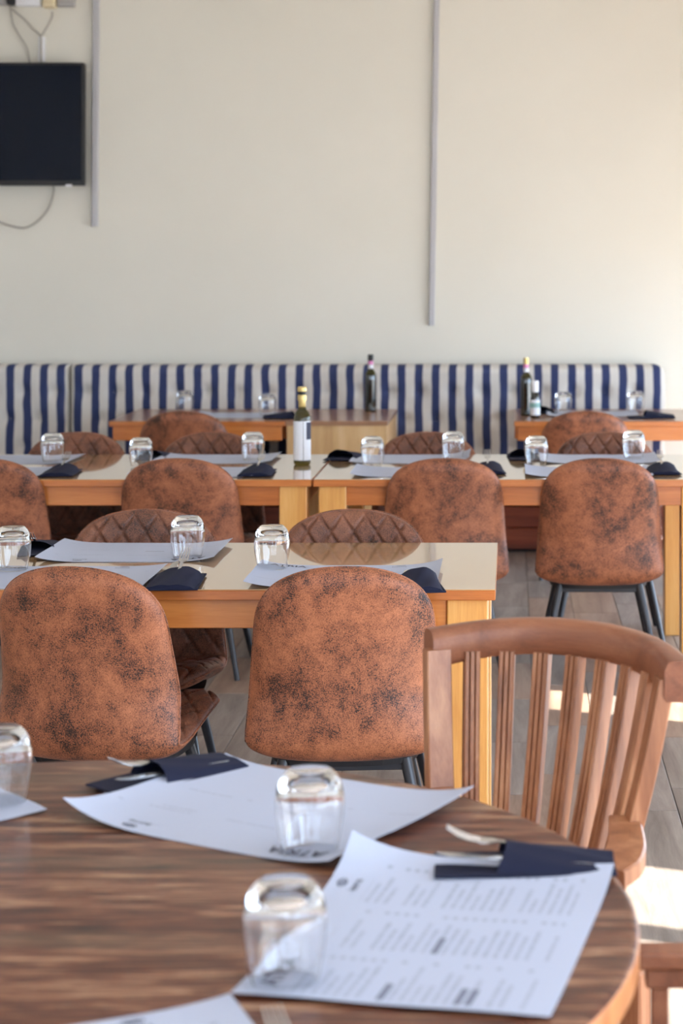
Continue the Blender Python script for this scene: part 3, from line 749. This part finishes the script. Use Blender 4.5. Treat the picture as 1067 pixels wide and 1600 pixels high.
napkin((-1.345, 5.47), 96, 'navy napkin pouch beside the leftmost glass of the front table', 'fork in the napkin beside the leftmost glass of the front table', None, 12, .7525)
k_ = 0
for c, a, lab, fl_ in (
    ((-1.745, 7.44), -90, 'leftmost navy napkin of the middle row', 'fork in the leftmost napkin of the middle row'),
    ((-.985, 7.44), -92, 'navy napkin left of the oil bottle base', 'fork in the napkin left of the oil bottle base'),
    ((-.095, 7.52), -88, 'navy napkin on the near side above the brown suede chair at centre right', 'fork in the napkin above the brown suede chair at centre right'),
    ((.585, 7.50), -90, 'rightmost navy napkin of the middle row', 'fork in the rightmost napkin of the middle row'),
    ((-.705, 8.03), 80, 'navy napkin just right of the oil bottle, far side', None),
    ((.045, 8.05), 90, 'navy napkin behind the glass left of the splayed-leg chair', None),
    ((-1.510, 8.05), 90, 'navy napkin behind the second glass from the left', None),
    ((-1.185, 10.10), 178, 'navy napkin beside the oak box on the banquette table', None),
    ((.735, 10.12), 0, 'rightmost navy napkin on the banquette table', None),
    ((.165, 10.48), 90, 'navy napkin beside the small bottle on the banquette table', None)):
    napkin(c, a, lab, fl_, None, 15, .7530, .0, .0, (1, 1.2, 1.3))

# ------------------------------------------------------------------ bottles
def bottle(px, py, label, s=1.0, body=M['bottle_dark'], kind='oil', d=None):
    p = at(px, py); t = thing('bottle', (p.x, p.y, .7505), label, 'bottle', 'bottles on the tables', R(-20)); t.scale = (1, 1, 1)
    Q = lambda pr: [(r * s, z * s) for r, z in pr]
    if kind == 'oil':
        G().lathe(Q([(.0001, .0), (.030, 0), (.034, .004), (.0355, .012), (.0355, .185), (.0345, .200), (.028, .215), (.018, .226), (.0145, .240), (.0135, .30), (.0001, .30)]), 36).build('body', body, t, 40)
        G().lathe(Q([(.0137, .232), (.0152, .234), (.0150, .262), (.0185, .264), (.0185, .286), (.0160, .288)]), 28).build('capsule', M['gold'], t, 40)
        G().lathe(Q([(.0160, .2881), (.0160, .3005), (.0001, .3005)]), 24).build('pourer', M['black_plastic'], t, 40)
        G().lathe(Q([(.0001, .3008), (.0185, .3008), (.0190, .304), (.0190, .317), (.0175, .320), (.0001, .320)]), 24).build('cap', M['gold'], t, 40)
        def lab(a0, a1, z0, z1, nm, mt, r=.0358):
            g = G(); K = 20; rings = []
            for k in range(K + 1):
                a = R(a0 + (a1 - a0) * k / K); c_, s_ = math.cos(a), math.sin(a)
                rings.append([(r * c_ * s, r * s_ * s, z0 * s), (r * c_ * s, r * s_ * s, z1 * s), ((r - .0002) * c_ * s, (r - .0002) * s_ * s, z1 * s), ((r - .0002) * c_ * s, (r - .0002) * s_ * s, z0 * s)])
            g.sweep(rings); g.build(nm, mt, t, 40)
        lab(185, 302, .02, .180, 'label', M['label']); lab(306, 400, .02, .180, 'label', M['label']); lab(325, 398, .105, .176, 'label_print', M['ink'], .0361)
    elif kind == 'wine':
        G().lathe(Q([(.0001, .0), (.028, 0), (.0315, .004), (.032, .012), (.032, .195), (.0305, .208), (.022, .224), (.0145, .236), (.0130, .30), (.0001, .30)]), 32).build('body', body, t, 40)
        G().lathe(Q([(.0308, .206), (.0312, .208), (.0226, .2245), (.0150, .2365), (.0146, .2365)]), 32).build('shoulder', M['bottle_olive'], t, 40)
        G().lathe(Q([(.0133, .238), (.0145, .239), (.0145, .262), (.0133, .262)]), 24).build('neck_band', M['label'], t, 40)
        G().lathe(Q([(.0133, .2625), (.0148, .2625), (.0148, .282), (.0133, .282)]), 24).build('neck_seal', M['pink'], t, 40)
        G().lathe(Q([(.0133, .2825), (.0150, .2825), (.0155, .30), (.0155, .318), (.0001, .318)]), 24).build('cap', M['gold'] if px > 700 else M['black_plastic'], t, 40)
        g = G().lathe(Q([(.0321, .03), (.0323, .03), (.0323, .18), (.0321, .18)]), 32); g.build('label', M['bottle_dark'], t, 40)
    else:
        G().lathe(Q([(.0001, 0), (.024, 0), (.026, .004), (.026, .10), (.022, .12), (.015, .135), (.014, .145), (.0001, .145)]), 28).build('body', body, t, 40)
        G().lathe(Q([(.0265, .015), (.0267, .015), (.0267, .095), (.0265, .095)]), 28).build('label', M['label'], t, 40)
        G().lathe(Q([(.0148, .1355), (.0185, .137), (.0190, .142), (.0190, .192), (.017, .196), (.0001, .196)]), 24).build('cap', M['white_plastic'], t, 40)
        G().lathe(Q([(.0269, .055), (.0270, .055), (.0270, .080), (.0269, .080)]), 28).build('label_print', M['teal'], t, 40)
    return t
bottle(472, 726, 'oil bottle with white label and gold cap at the joint of two tables', .985, M['bottle_olive'], 'oil')
bottle(579, 643, 'dark wine bottle standing alone on the oak box table', .985, kind='wine')
bottle(822, 649, 'tall dark wine bottle with a gold top on the right banquette table', .97, kind='wine')
bottle(836, 653, 'small dark bottle with a white cap before the tall wine bottle', 1.0, kind='small')
